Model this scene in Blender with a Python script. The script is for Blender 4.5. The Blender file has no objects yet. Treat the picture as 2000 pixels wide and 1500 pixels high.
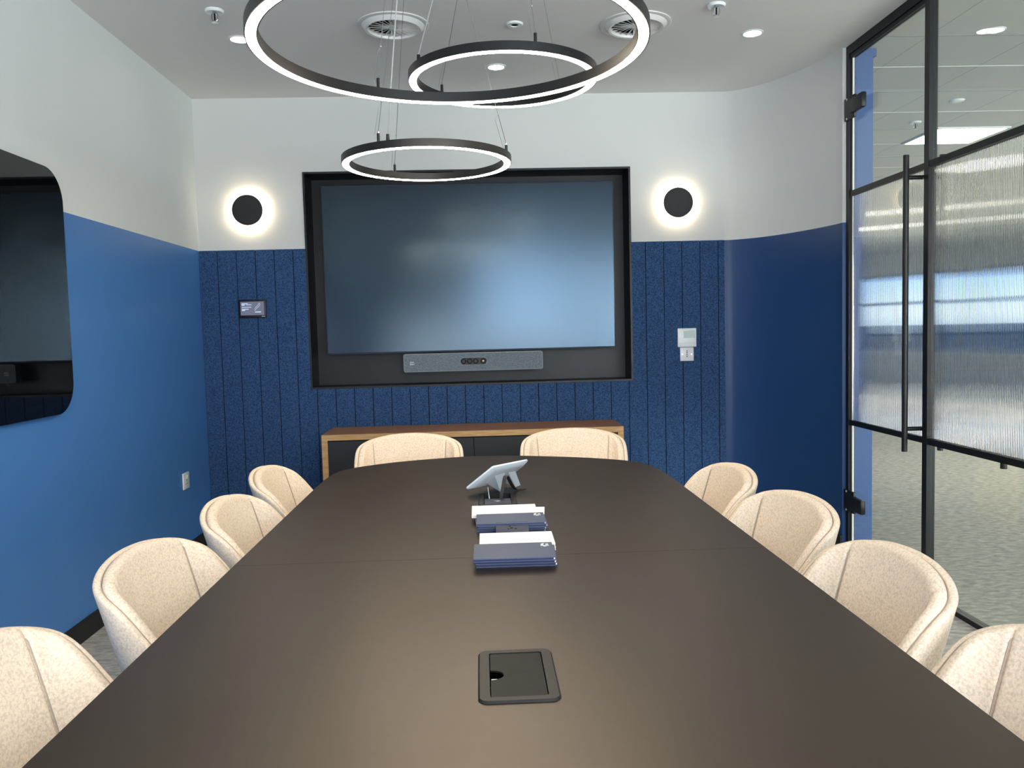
import bpy, bmesh, math, random
from mathutils import Vector, Matrix
random.seed(7)
SC = bpy.context.scene
COL = SC.collection
PI = math.pi

# ------------------------------------------------------------------ materials
def s2l(c):
    return c / 12.92 if c <= 0.04045 else ((c + 0.055) / 1.055) ** 2.4
def rgb(r, g, b):
    return (s2l(r / 255), s2l(g / 255), s2l(b / 255), 1.0)

def mat(name, col=(0.8, 0.8, 0.8, 1), rough=0.5, metal=0.0, spec=0.5, emit=None, es=0.0):
    m = bpy.data.materials.new(name); m.use_nodes = True
    b = m.node_tree.nodes['Principled BSDF']
    b.inputs['Base Color'].default_value = col
    b.inputs['Roughness'].default_value = rough
    b.inputs['Metallic'].default_value = metal
    b.inputs['Specular IOR Level'].default_value = spec
    if emit:
        b.inputs['Emission Color'].default_value = emit
        b.inputs['Emission Strength'].default_value = es
    return m

def noise_mat(name, c1, c2, scale, rough=0.8, stretch=(1, 1, 1), detail=3.0, lo=0.35, hi=0.65, bump=0.0,
              spec=0.3, c3=None, scale3=None, bumpscale=None, rotz=0.0):
    m = mat(name, c1, rough, spec=spec)
    nt = m.node_tree; N = nt.nodes; L = nt.links
    b = N['Principled BSDF']
    tc = N.new('ShaderNodeTexCoord'); mp = N.new('ShaderNodeMapping')
    mp.inputs['Scale'].default_value = stretch
    mp.inputs['Rotation'].default_value = (0, 0, rotz)
    L.new(tc.outputs['Object'], mp.inputs['Vector'])
    n = N.new('ShaderNodeTexNoise'); n.inputs['Scale'].default_value = scale; n.inputs['Detail'].default_value = detail
    L.new(mp.outputs['Vector'], n.inputs['Vector'])
    r = N.new('ShaderNodeValToRGB')
    r.color_ramp.elements[0].position = lo; r.color_ramp.elements[0].color = c1
    r.color_ramp.elements[1].position = hi; r.color_ramp.elements[1].color = c2
    L.new(n.outputs['Fac'], r.inputs['Fac'])
    out = r.outputs['Color']
    if c3:
        n3 = N.new('ShaderNodeTexNoise'); n3.inputs['Scale'].default_value = scale3; n3.inputs['Detail'].default_value = 2
        L.new(mp.outputs['Vector'], n3.inputs['Vector'])
        r3 = N.new('ShaderNodeValToRGB')
        r3.color_ramp.elements[0].position = 0.45; r3.color_ramp.elements[0].color = (0, 0, 0, 1)
        r3.color_ramp.elements[1].position = 0.7; r3.color_ramp.elements[1].color = (1, 1, 1, 1)
        L.new(n3.outputs['Fac'], r3.inputs['Fac'])
        mx = N.new('ShaderNodeMix'); mx.data_type = 'RGBA'
        L.new(r3.outputs['Color'], mx.inputs[0]); L.new(out, mx.inputs[6]); mx.inputs[7].default_value = c3
        out = mx.outputs[2]
    L.new(out, b.inputs['Base Color'])
    if bump:
        bp = N.new('ShaderNodeBump'); bp.inputs['Strength'].default_value = bump; bp.inputs['Distance'].default_value = 0.002
        L.new(n.outputs['Fac'], bp.inputs['Height']); L.new(bp.outputs['Normal'], b.inputs['Normal'])
    return m

def emis(name, col, s):
    m = bpy.data.materials.new(name); m.use_nodes = True
    nt = m.node_tree; nt.nodes.remove(nt.nodes['Principled BSDF'])
    e = nt.nodes.new('ShaderNodeEmission'); e.inputs[0].default_value = col; e.inputs[1].default_value = s
    nt.links.new(e.outputs[0], nt.nodes['Material Output'].inputs[0])
    return m

def arch_glass(name, tint=(0.93, 0.97, 0.96, 1)):
    m = bpy.data.materials.new(name); m.use_nodes = True
    nt = m.node_tree; N = nt.nodes; L = nt.links
    N.remove(N['Principled BSDF'])
    lw = N.new('ShaderNodeLayerWeight'); lw.inputs['Blend'].default_value = 0.5   # Facing output = 1-|cos|
    pw = N.new('ShaderNodeMath'); pw.operation = 'POWER'; pw.inputs[1].default_value = 5.0
    L.new(lw.outputs['Facing'], pw.inputs[0])
    fr = N.new('ShaderNodeMath'); fr.operation = 'MULTIPLY_ADD'; fr.inputs[1].default_value = 0.96; fr.inputs[2].default_value = 0.035
    L.new(pw.outputs[0], fr.inputs[0])
    t = N.new('ShaderNodeBsdfTransparent'); t.inputs[0].default_value = tint
    g = N.new('ShaderNodeBsdfGlossy'); g.inputs['Roughness'].default_value = 0.0
    mx = N.new('ShaderNodeMixShader')
    L.new(fr.outputs[0], mx.inputs[0]); L.new(t.outputs[0], mx.inputs[1]); L.new(g.outputs[0], mx.inputs[2])
    L.new(mx.outputs[0], N['Material Output'].inputs[0])
    return m

M = {}
def two_tone(name, top, bottom, z, rough_b):
    """wall paint: white above height z, blue below (world height, painted wall)"""
    m = mat(name, top, 0.6, spec=0.3)
    nt = m.node_tree; N = nt.nodes; L = nt.links; b = N['Principled BSDF']
    tc = N.new('ShaderNodeTexCoord'); sp = N.new('ShaderNodeSeparateXYZ')
    L.new(tc.outputs['Object'], sp.inputs[0])
    gt = N.new('ShaderNodeMath'); gt.operation = 'GREATER_THAN'; gt.inputs[1].default_value = z
    L.new(sp.outputs['Z'], gt.inputs[0])
    mx = N.new('ShaderNodeMix'); mx.data_type = 'RGBA'
    L.new(gt.outputs[0], mx.inputs[0]); mx.inputs[6].default_value = bottom; mx.inputs[7].default_value = top
    L.new(mx.outputs[2], b.inputs['Base Color'])
    mr = N.new('ShaderNodeMapRange'); mr.inputs[3].default_value = rough_b; mr.inputs[4].default_value = 0.75
    L.new(gt.outputs[0], mr.inputs[0]); L.new(mr.outputs[0], b.inputs['Roughness'])
    n = N.new('ShaderNodeTexNoise'); n.inputs['Scale'].default_value = 180; n.inputs['Detail'].default_value = 2
    L.new(tc.outputs['Object'], n.inputs['Vector'])
    bp = N.new('ShaderNodeBump'); bp.inputs['Strength'].default_value = 0.06; bp.inputs['Distance'].default_value = 0.001
    L.new(n.outputs['Fac'], bp.inputs['Height']); L.new(bp.outputs['Normal'], b.inputs['Normal'])
    return m

ZP = 1.787
WHITE = rgb(205, 207, 205)
M['wall_paint'] = two_tone('two_tone_wall_paint', WHITE, rgb(33, 66, 112), ZP, 0.40)
M['wall_paint_left_lit'] = two_tone('two_tone_wall_paint_left_lit', rgb(222, 227, 225), rgb(72, 123, 186), ZP, 0.36)  # same paint, lightened to put the side daylight sheen into the colour
M['white'] = mat('white_paint', WHITE, 0.75, spec=0.3)
M['ceil'] = mat('ceiling_paint', rgb(226, 225, 223), 0.85, spec=0.2)
M['felt'] = noise_mat('navy_felt', rgb(38, 61, 94), rgb(64, 94, 134), 160, 0.95, detail=4, bump=0.3, lo=0.35, hi=0.7, spec=0.1)
M['felt_gap'] = mat('felt_groove_dark', rgb(8, 18, 38), 0.9, spec=0.1)
M['black'] = mat('black_metal_powdercoat', rgb(20, 21, 24), 0.42, spec=0.35)
M['blacksoft'] = mat('black_matt', rgb(20, 21, 23), 0.65)
M['frame'] = mat('black_partition_frame', rgb(15, 19, 23), 0.45, spec=0.3)
M['recess'] = noise_mat('black_recess_board', rgb(8, 12, 18), rgb(15, 21, 29), 6, 0.45, detail=4, spec=0.35)
M['carpet'] = noise_mat('grey_streaky_carpet', rgb(180, 179, 172), rgb(142, 141, 136), 18.0, 0.95, stretch=(1.0, 2.2, 1), detail=10,
                        lo=0.40, hi=0.62, c3=rgb(156, 155, 150), scale3=30, bump=0.4, spec=0.05)
M['table'] = noise_mat('dark_laminate', rgb(36, 27, 21), rgb(40, 31, 24), 60, 0.38, detail=3, spec=0.75)
M['table'].node_tree.nodes['Principled BSDF'].inputs['Specular Tint'].default_value = (1.0, 0.82, 0.66, 1)
M['table_edge'] = mat('table_edge_band', rgb(70, 62, 54), 0.5)
M['chairfelt'] = noise_mat('oatmeal_wool_felt', rgb(202, 187, 168), rgb(231, 213, 191), 190, 0.95, detail=4, lo=0.36, hi=0.55,
                           bump=0.15, spec=0.1, c3=rgb(214, 197, 176), scale3=420)
M['seam'] = mat('chair_seam_thread', rgb(170, 156, 140), 0.95, spec=0.05)
M['oak'] = noise_mat('oak_edge', rgb(196, 160, 112), rgb(176, 138, 92), 14, 0.5, stretch=(1, 8, 8), detail=5)
M['walnut'] = noise_mat('brown_wood_top', rgb(160, 116, 82), rgb(128, 88, 60), 10, 0.45, stretch=(1, 14, 1), detail=6)
M['cabinet_black'] = mat('cabinet_black', rgb(18, 20, 24), 0.5)
M['led'] = emis('led_diffuser', (1.0, 0.85, 0.66, 1), 40)
M['led_down'] = emis('downlight_emitter', (1.0, 0.93, 0.82, 1), 40)
M['led_sconce'] = emis('sconce_emitter', (1.0, 0.80, 0.54, 1), 60)
M['led_panel'] = emis('panel_emitter', (1.0, 0.90, 0.76, 1), 55)
M['plastic_white'] = mat('white_plastic', rgb(226, 232, 232), 0.35)
M['plastic_pale'] = mat('pale_blue_white_plastic', rgb(226, 236, 240), 0.3)
M['steel'] = mat('steel_wire', rgb(190, 192, 190), 0.3, metal=0.8)
M['cord_clear'] = mat('clear_power_cord', rgb(200, 205, 200), 0.4)
M['chrome'] = mat('chrome', rgb(210, 212, 214), 0.15, metal=1.0)
M['vent_white'] = mat('vent_white_enamel', rgb(214, 214, 212), 0.35)
M['dark_hole'] = mat('dark_void', rgb(22, 21, 21), 0.9, spec=0.1)
M['screen'] = mat('matt_black_screen', rgb(7, 9, 12), 0.21, spec=0.8)
M['screen'].node_tree.nodes['Principled BSDF'].inputs['Specular Tint'].default_value = (0.52, 0.76, 1.0, 1)
M['bezel'] = mat('screen_bezel', rgb(52, 62, 74), 0.35)
M['glassboard'] = mat('glossy_black_glass', rgb(5, 6, 8), 0.02, spec=0.55)
M['bar_fabric'] = noise_mat('grey_speaker_fabric', rgb(92, 103, 112), rgb(122, 134, 142), 120, 0.85, detail=5, bump=0.2, stretch=(1, 1, 3))
M['bar_rim'] = mat('soundbar_rim', rgb(112, 124, 132), 0.45)
M['lens_black'] = mat('lens_black', rgb(6, 7, 8), 0.3, spec=0.2)
M['lens_ring'] = mat('lens_ring', rgb(22, 23, 25), 0.6, spec=0.15)
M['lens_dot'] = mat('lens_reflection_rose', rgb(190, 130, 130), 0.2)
M['mark_white'] = mat('white_print', rgb(225, 228, 230), 0.6)
M['mark_grey'] = mat('grey_print', rgb(205, 200, 192), 0.6)
M['lcd'] = mat('lcd_grey_green', rgb(130, 150, 150), 0.25)
M['plate_sat'] = mat('satin_white_plate', rgb(222, 222, 226), 0.3)
M['sign_screen'] = mat('sign_screen_grey', rgb(96, 98, 118), 0.3, emit=rgb(110, 112, 135), es=0.35)
M['sign_ink'] = mat('sign_ink', rgb(190, 205, 225), 0.4, emit=rgb(190, 205, 230), es=0.5)
M['navybook'] = mat('navy_notebook_cover', rgb(70, 80, 104), 0.42)
M['navyspine'] = mat('navy_notebook_edge', rgb(14, 28, 72), 0.6)
M['paper'] = mat('white_paper', rgb(246, 240, 228), 0.7)
M['whitebook'] = mat('white_notebook_cover', rgb(250, 243, 232), 0.6)
M['hatch_frame'] = mat('hatch_frame_black', rgb(34, 32, 31), 0.4, spec=0.22)
M['hatch_lid'] = noise_mat('hatch_lid_black', rgb(20, 20, 20), rgb(28, 27, 26), 30, 0.45, spec=0.12)
M['slab'] = mat('charcoal_plastic', rgb(62, 62, 74), 0.4)
M['cable'] = mat('black_brown_cable', rgb(44, 38, 34), 0.6)
M['bluepaint'] = mat('blue_outer_wall', rgb(46, 82, 138), 0.5)
M['tile'] = mat('ceiling_tile', rgb(192, 194, 190), 0.9, spec=0.1)
M['tile_grid'] = mat('ceiling_tile_grid', rgb(232, 234, 232), 0.9, spec=0.1)
M['glass'] = arch_glass('clear_glass')
rg = bpy.data.materials.new('reeded_glass'); rg.use_nodes = True
b = rg.node_tree.nodes['Principled BSDF']
b.inputs['Base Color'].default_value = (0.94, 0.98, 0.97, 1); b.inputs['Transmission Weight'].default_value = 1.0
b.inputs['Roughness'].default_value = 0.03; b.inputs['IOR'].default_value = 1.45
M['reeded'] = rg

# ------------------------------------------------------------------ geometry helpers
def finish(name, bm, m, parent=None, smooth=True, angle=35):
    me = bpy.data.meshes.new(name)
    bmesh.ops.recalc_face_normals(bm, faces=bm.faces[:])
    bm.to_mesh(me); bm.free()
    ms = m if isinstance(m, (list, tuple)) else [m]
    for q in ms: me.materials.append(q)
    o = bpy.data.objects.new(name, me); COL.objects.link(o)
    if parent: o.parent = parent
    if smooth:
        me.polygons.foreach_set('use_smooth', [True] * len(me.polygons))
        try: me.set_sharp_from_angle(angle=math.radians(angle))
        except Exception: pass
    return o

def B(): return bmesh.new()

def box(bm, x0, x1, y0, y1, z0, z1, bev=0.0, seg=2, mx=None, mi=0):
    mtx = Matrix.Translation(((x0 + x1) / 2, (y0 + y1) / 2, (z0 + z1) / 2)) @ Matrix.Diagonal((abs(x1 - x0), abs(y1 - y0), abs(z1 - z0), 1))
    r = bmesh.ops.create_cube(bm, size=1.0, matrix=mtx)
    vs = r['verts']
    fs = set(f for v in vs for f in v.link_faces)
    for f in fs: f.material_index = mi
    if bev:
        es = list(set(e for v in vs for e in v.link_edges))
        rb = bmesh.ops.bevel(bm, geom=es, offset=bev, segments=seg, affect='EDGES', profile=0.5)
        vs = list(set(v for f in rb['faces'] for v in f.verts) | set(v for v in vs if v.is_valid))
    if mx is not None:
        bmesh.ops.transform(bm, matrix=mx, verts=list(set(vs)))
    return vs

def cyl(bm, p0, p1, r0, r1=None, n=20, caps=True, mi=0):
    p0 = Vector(p0); p1 = Vector(p1); r1 = r0 if r1 is None else r1
    d = (p1 - p0).normalized()
    a = d.orthogonal().normalized(); b_ = d.cross(a)
    A = [bm.verts.new(p0 + (a * math.cos(2 * PI * k / n) + b_ * math.sin(2 * PI * k / n)) * r0) for k in range(n)]
    Bv = [bm.verts.new(p1 + (a * math.cos(2 * PI * k / n) + b_ * math.sin(2 * PI * k / n)) * r1) for k in range(n)]
    for k in range(n):
        f = bm.faces.new((A[k], A[(k + 1) % n], Bv[(k + 1) % n], Bv[k])); f.material_index = mi
    if caps:
        f = bm.faces.new(A[::-1]); f.material_index = mi
        f = bm.faces.new(Bv); f.material_index = mi

def lathe(bm, prof, c=(0, 0, 0), n=48, closed=False):
    """revolve (r,z) profile round the z axis"""
    rings = []
    for r, z in prof:
        if r < 1e-6: rings.append([bm.verts.new((c[0], c[1], c[2] + z))])
        else: rings.append([bm.verts.new((c[0] + r * math.cos(2 * PI * k / n), c[1] + r * math.sin(2 * PI * k / n), c[2] + z)) for k in range(n)])
    pr = list(zip(rings[:-1], rings[1:]))
    if closed: pr.append((rings[-1], rings[0]))
    for a, b_ in pr:
        for k in range(n):
            k2 = (k + 1) % n
            if len(a) == 1 and len(b_) == 1: continue
            if len(a) == 1: bm.faces.new((a[0], b_[k], b_[k2]))
            elif len(b_) == 1: bm.faces.new((a[k], b_[0], a[k2]))
            else: bm.faces.new((a[k], b_[k], b_[k2], a[k2]))

def prism(bm, pts, z0, z1, mi=0):
    A = [bm.verts.new((x, y, z0)) for x, y in pts]; Bv = [bm.verts.new((x, y, z1)) for x, y in pts]
    n = len(pts)
    bm.faces.new(A[::-1]).material_index = mi; bm.faces.new(Bv).material_index = mi
    for k in range(n): bm.faces.new((A[k], A[(k + 1) % n], Bv[(k + 1) % n], Bv[k])).material_index = mi
    return A + Bv

def rrect(x0, x1, y0, y1, r, n=8):
    out = []
    for cx, cy, a0 in ((x1 - r, y0 + r, -90), (x1 - r, y1 - r, 0), (x0 + r, y1 - r, 90), (x0 + r, y0 + r, 180)):
        for k in range(n + 1):
            a = math.radians(a0 + 90 * k / n); out.append((cx + r * math.cos(a), cy + r * math.sin(a)))
    return out

def tube(bm, pts, r, n=8):
    pts = [Vector(p) for p in pts]; rings = []
    for i, p in enumerate(pts):
        d = (pts[min(i + 1, len(pts) - 1)] - pts[max(i - 1, 0)]).normalized()
        a = d.cross(Vector((0.13, 0.97, 0.21))).normalized(); b_ = d.cross(a)
        rings.append([bm.verts.new(p + (a * math.cos(2 * PI * k / n) + b_ * math.sin(2 * PI * k / n)) * r) for k in range(n)])
    for A, Bv in zip(rings[:-1], rings[1:]):
        for k in range(n): bm.faces.new((A[k], A[(k + 1) % n], Bv[(k + 1) % n], Bv[k]))
    bm.faces.new(rings[0][::-1]); bm.faces.new(rings[-1])

def tag(o, label=None, cat=None, group=None, kind=None):
    if label: o['label'] = label
    if cat: o['category'] = cat
    if group: o['group'] = group
    if kind: o['kind'] = kind
    return o

def thing(name, loc, label, cat, group=None, rz=0.0, kind=None):
    o = bpy.data.objects.new(name, None); COL.objects.link(o)
    o.empty_display_size = 0.1
    o.location = loc; o.rotation_euler = (0, 0, rz)
    return tag(o, label, cat, group, kind)

def dup(root, loc, rz, label, group=None):
    r = root.copy(); COL.objects.link(r); r.location = loc; r.rotation_euler = (0, 0, rz)
    r['label'] = label
    if group: r['group'] = group
    for ch in list(root.children):
        c = ch.copy(); COL.objects.link(c); c.parent = r
        for g in list(ch.children):
            d = g.copy(); COL.objects.link(d); d.parent = c
    return r

def struct(name, bm, m, parent=None, smooth=False):
    o = finish(name, bm, m, parent, smooth=smooth)
    if not parent: o['kind'] = 'structure'
    return o

# ------------------------------------------------------------------ room numbers (metres; camera stands at x=0, y=0)
D = 5.107          # back wall
XL = -1.695        # left wall
XG = 1.98          # glass partition, room side
H = 2.7
YB = -2.3          # wall behind the camera
CY0 = 4.34         # where the partition starts

# floor (room and office beyond the glass are one carpet)
bm = B(); box(bm, XL - 0.15, 13.2, -8.2, 17.2, -0.1, 0.0)
struct('floor', bm, M['carpet'])

# ceiling of the meeting room
arc = [(1.553, 5.107), (1.60, 5.098), (1.66, 5.06), (1.72, 5.005), (1.775, 4.93), (1.82, 4.85), (1.86, 4.76), (1.90, 4.65),
       (1.928, 4.56), (1.95, 4.46), (1.96, 4.40), (1.964, 4.345)]
bm = B(); box(bm, XL - 0.15, XG + 0.05, YB - 0.15, D + 0.3, H, H + 0.12)
struct('ceiling', bm, M['ceil'])

# left wall
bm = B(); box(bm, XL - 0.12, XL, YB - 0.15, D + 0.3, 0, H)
struct('wall_left', bm, M['wall_paint_left_lit'])
bm = B(); box(bm, XL, XL + 0.012, YB, D - 0.012, 0, 0.086)
struct('baseboard_left', bm, M['blacksoft'])

# wall behind the camera with a window opening
WX0, WX1, WZ0, WZ1 = 0.0, 1.40, 1.25, 2.45
bm = B()
box(bm, XL, WX0, YB - 0.12, YB, 0, H); box(bm, WX1, XG + 0.05, YB - 0.12, YB, 0, H)
box(bm, WX0, WX1, YB - 0.12, YB, 0, WZ0); box(bm, WX0, WX1, YB - 0.12, YB, WZ1, H)
struct('wall_front', bm, M['wall_paint'])
w = thing('window_1', (0, 0, 0), None, None, kind='structure')
bm = B()
for a, b_, c, d in ((WX0, WX0 + .05, WZ0, WZ1), (WX1 - .05, WX1, WZ0, WZ1), (WX0, WX1, WZ0, WZ0 + .05), (WX0, WX1, WZ1 - .05, WZ1),
                    ((WX0 + WX1) / 2 - .025, (WX0 + WX1) / 2 + .025, WZ0, WZ1)):
    box(bm, a, b_, YB - 0.09, YB - 0.03, c, d)
finish('window_frame', bm, M['plastic_white'], w, smooth=False)
bm = B(); box(bm, WX0 + .04, WX1 - .04, YB - 0.065, YB - 0.057, WZ0 + .04, WZ1 - .04)
finish('pane', bm, M['glass'], w, smooth=False)

# back wall with the recess for the screen
TX0, TX1, TZ0, TZ1 = -1.049, 0.9652, 0.9208, 2.2508
RD = 0.20
bm = B()
yb0, yb1 = D, D + 0.28
box(bm, XL, TX0, yb0, yb1, 0, H); box(bm, TX1, 1.553, yb0, yb1, 0, H)
box(bm, TX0, TX1, yb0, yb1, 0, TZ0); box(bm, TX0, TX1, yb0, yb1, TZ1, H)
wb = struct('wall_back', bm, M['white'])
bm = B()
t = 0.012
box(bm, TX0, TX1, D + RD, D + RD + 0.02, TZ0, TZ1)
box(bm, TX0, TX0 + t, D - 0.012, D + RD, TZ0, TZ1); box(bm, TX1 - t, TX1, D - 0.012, D + RD, TZ0, TZ1)
box(bm, TX0 + t, TX1 - t, D - 0.012, D + RD, TZ0, TZ0 + t); box(bm, TX0 + t, TX1 - t, D - 0.012, D + RD, TZ1 - t, TZ1)
finish('recess_lining', bm, M['recess'], wb, smooth=False)
# felt planks
bm = B()
xs = [XL] + [-1.584 + 0.11465 * k for k in range(28)]
xs = [x for x in xs if x < 1.54] + [1.553]
gap = 0.0022
for a, b_ in zip(xs[:-1], xs[1:]):
    a2, b2 = a + gap, b_ - gap
    segs = []
    # the plank above / beside / below the opening
    if b2 <= TX0 or a2 >= TX1: segs.append((a2, b2, 0.0, ZP))
    else:
        if a2 < TX0: segs.append((a2, TX0, 0.0, ZP)); segs.append((TX0, b2, 0.0, TZ0))
        elif b2 > TX1: segs.append((TX1, b2, 0.0, ZP)); segs.append((a2, TX1, 0.0, TZ0))
        else: segs.append((a2, b2, 0.0, TZ0))
    for p, q, z0, z1 in segs: box(bm, p, q, D - 0.010, D, z0, z1)
finish('acoustic_felt_panelling', bm, M['felt'], wb, smooth=False)
bm = B()
for a, b_, c, d in ((XL, TX0, 0, ZP - .003), (TX1, 1.553, 0, ZP - .003), (TX0, TX1, 0, TZ0)):
    box(bm, a, b_, D - 0.002, D + 0.001, c, d)
finish('panelling_backing', bm, M['felt_gap'], wb, smooth=False)

# curved wall from the back wall to the partition
def fine(pts, n=5):
    out = []
    P = [pts[0]] + pts + [pts[-1]]
    for i in range(1, len(P) - 2):
        p0, p1, p2, p3 = [Vector(q) for q in P[i - 1:i + 3]]
        for k in range(n):
            t_ = k / n
            out.append(tuple(0.5 * ((2 * p1) + (-p0 + p2) * t_ + (2 * p0 - 5 * p1 + 4 * p2 - p3) * t_ ** 2 + (-p0 + 3 * p1 - 3 * p2 + p3) * t_ ** 3)))
    out.append(pts[-1]); return out
inner = fine(arc)
outer = [(1.553, 5.387), (2.09, 5.387), (2.09, 4.345)]
bm = B(); prism(bm, inner + [(XG + 0.0, 4.340), (XG + 0.030, 4.340), (XG + 0.030, 5.387), (1.553, 5.387)], 0, H)
o = struct('wall_right', bm, M['wall_paint'], smooth=True)
bm = B()
for p, q in zip(inner[:-1], inner[1:]):
    p = Vector(p); q = Vector(q); d = (q - p).normalized(); nrm = Vector((d.y, -d.x))
    if nrm.x > 0: nrm = -nrm
    p2 = p + nrm * 0.012; q2 = q + nrm * 0.012
    prism(bm, [tuple(p), tuple(q), tuple(q2), tuple(p2)], 0, 0.086)
struct('baseboard_right', bm, M['blacksoft'])

# blue end of the wall outside the glass
bm = B(); box(bm, XG + 0.031, 2.128, 4.342, 10.5, 0, 2.655); box(bm, XG + 0.031, 2.145, 4.341, 10.5, 2.655, 2.695)
struct('wall_outer_blue', bm, M['bluepaint'])

# ------------------------------------------------------------------ glass partition and door
ZM0, ZM1, ZL0, ZL1 = 1.919, 1.946, 0.700, 0.727
FX0, FX1 = XG, XG + 0.036
GX = XG + 0.018
def reeded(bm, y0, y1, z0, z1, x=GX):
    pitch = 0.010; n = max(1, int(round((y1 - y0) / pitch))); seg = 6
    ptsf = []
    for i in range(n):
        for k in range(seg):
            u = (k / seg) * 2 - 1
            y = y0 + (y1 - y0) * (i + k / seg) / n
            ptsf.append((x + 0.0015 + 0.0026 * math.sqrt(max(0, 1 - (u * 0.93) ** 2)), y))
    ptsf.append((x + 0.0015 + 0.0026 * math.sqrt(1 - 0.93 ** 2), y1))
    A = [bm.verts.new((px, py, z0)) for px, py in ptsf]; Bv = [bm.verts.new((px, py, z1)) for px, py in ptsf]
    ba = [bm.verts.new((x - 0.003, y, z0)) for y in (y0, y1)]; bb = [bm.verts.new((x - 0.003, y, z1)) for y in (y0, y1)]
    for k in range(len(A) - 1): bm.faces.new((A[k], A[k + 1], Bv[k + 1], Bv[k]))
    bm.faces.new((ba[0], bb[0], bb[1], ba[1]))
    bm.faces.new((A[0], Bv[0], bb[0], ba[0])); bm.faces.new((A[-1], ba[1], bb[1], Bv[-1]))
    bm.faces.new([ba[0], ba[1]] + A[::-1]); bm.faces.new([bb[1], bb[0]] + Bv)

gp = thing('partition_glazed', (0, 0, 0), None, None, kind='structure')
YD = 3.50   # door leaf runs from YD to 4.30, fixed glazing nearer the camera
bm = B()
box(bm, FX0, FX1, 4.305, 4.338, 0, H)                          # end post at the wall
box(bm, FX0, FX1, YB, 4.305, 2.655, H)                         # head
box(bm, FX0, FX1, YB, 3.50, 0, 0.022)                          # floor track
box(bm, FX0, FX1, YB, 3.53, ZM0, ZM1)
box(bm, FX0, FX1, YB, 3.53, ZL0, ZL1)
for y in (2.30, 1.10, -0.10, -1.30): box(bm, FX0, FX1, y, y + 0.036, 0.022, 2.655)
finish('partition_frame', bm, M['frame'], gp, smooth=False)
ys = [3.53, 2.318, 1.118, -0.082, -1.282, YB]
for a, b_ in zip(ys[1:], ys[:-1]):
    a2 = a + 0.018 if a != YB else a; b2 = b_ - (0.018 if b_ != 3.53 else 0)
    bm = B(); box(bm, GX - .003, GX + .003, a2, b2, ZM1, 2.655); finish('clear_pane', bm, M['glass'], gp, smooth=False)
    bm = B(); box(bm, GX - .003, GX + .003, a2, b2, 0.022, ZL0); finish('clear_pane', bm, M['glass'], gp, smooth=False)
    bm = B(); reeded(bm, a2 - .01, b2 + .014, ZL1, ZM0); finish('reeded_pane', bm, M['reeded'], gp, smooth=True, angle=50)

dr = thing('door_1', (0, 0, 0), None, None, kind='structure')
bm = B()
box(bm, FX0 - 0.002, FX1, 3.531, 3.569, 0.008, 2.652)           # lock stile
box(bm, FX0 + .006, FX1 - .006, 3.569, 4.300, ZM0, ZM1)
box(bm, FX0 + .006, FX1 - .006, 3.569, 4.300, ZL0, ZL1)
box(bm, FX0 + .006, FX1 - .006, 3.569, 4.300, 2.632, 2.652)
box(bm, FX0 + .006, FX1 - .006, 3.569, 4.300, 0.008, 0.04)
finish('door_frame', bm, M['frame'], dr, smooth=False)
bm = B(); box(bm, GX - .004, GX + .004, 3.569, 4.292, ZM1, 2.632); finish('clear_pane', bm, M['glass'], dr, smooth=False)
bm = B(); box(bm, GX - .004, GX + .004, 3.569, 4.292, 0.04, ZL0); finish('clear_pane', bm, M['glass'], dr, smooth=False)
bm = B(); reeded(bm, 3.556, 4.2892, ZL1, ZM0); finish('reeded_pane', bm, M['reeded'], dr, smooth=True, angle=50)
bm = B(); box(bm, GX - .0045, GX + .0045, 4.2895, 4.292, 0.04, 2.632)
finish('glass_edge', bm, M['mark_white'], dr, smooth=False)
def pull(y, x, z0, z1, s, parent):
    bm = B(); cyl(bm, (x, y, z0), (x, y, z1), 0.0125, n=24)
    h = finish('pull_handle', bm, M['black'], parent)
    bm = B()
    for z in (1.885, 0.765):
        cyl(bm, (x, y, z), (GX + s * 0.004, y, z), 0.0095, n=20)
    finish('standoff', bm, M['black'], h)
    bm = B()
    for z in (1.885, 0.765):
        cyl(bm, (GX + s * 0.016, y, z), (GX + s * 0.004, y, z), 0.0105, n=20)
    finish('collar', bm, M['chrome'], h)
pull(3.592, 1.91, 0.662, 1.983, -1, dr)
pull(3.592, 2.075, 0.662, 1.983, 1, dr)
bm = B(); cyl(bm, (2.050, 3.105, 0.661), (2.050, 3.105, 0.722), 0.0125, n=24); box(bm, FX1 - .001, 2.045, 3.098, 3.112, 0.705, 0.720)
finish('latch_stub', bm, M['black'], gp)
for z in (2.37, 0.29):
    bm = B()
    box(bm, XG - 0.014, XG - 0.0005, 4.215, 4.33, z - 0.058, z + 0.058, 0.003)
    box(bm, XG - 0.030, XG - 0.002, 4.10, 4.24, z - 0.038, z + 0.038, 0.008)
    hg = finish('hinge', bm, M['black'], dr)
    bm = B()
    for dz in (-0.05, 0.05): cyl(bm, (XG - 0.0155, 4.30, z + dz), (XG - 0.012, 4.30, z + dz), 0.0055, n=14)
    finish('screw', bm, M['plastic_white'], hg)

# ------------------------------------------------------------------ office beyond the glass
bm = B(); box(bm, XG + 0.05, 13.0, -8.0, 17.0, H, H + 0.1)
struct('ceiling_office', bm, M['tile'])
bm = B()
y = 4.67 - 0.495 * 24; kk = 0
bm2 = B()
while y < 17:
    box(bm if kk % 2 == 0 else bm2, XG + 0.06, 12.95, y - 0.004, y + 0.004, H - 0.0016, H); y += 0.495; kk += 1
struct('trim_1', bm, M['tile_grid'])
bm = bm2
x = 2.335
while x < 13:
    box(bm, x - 0.0025, x + 0.0025, -7.9, 16.9, H - 0.0004, H - 0.0001); x += 0.57
struct('trim_3', bm, mat('tile_joint_shadow', rgb(150, 153, 150), 0.9))
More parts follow.
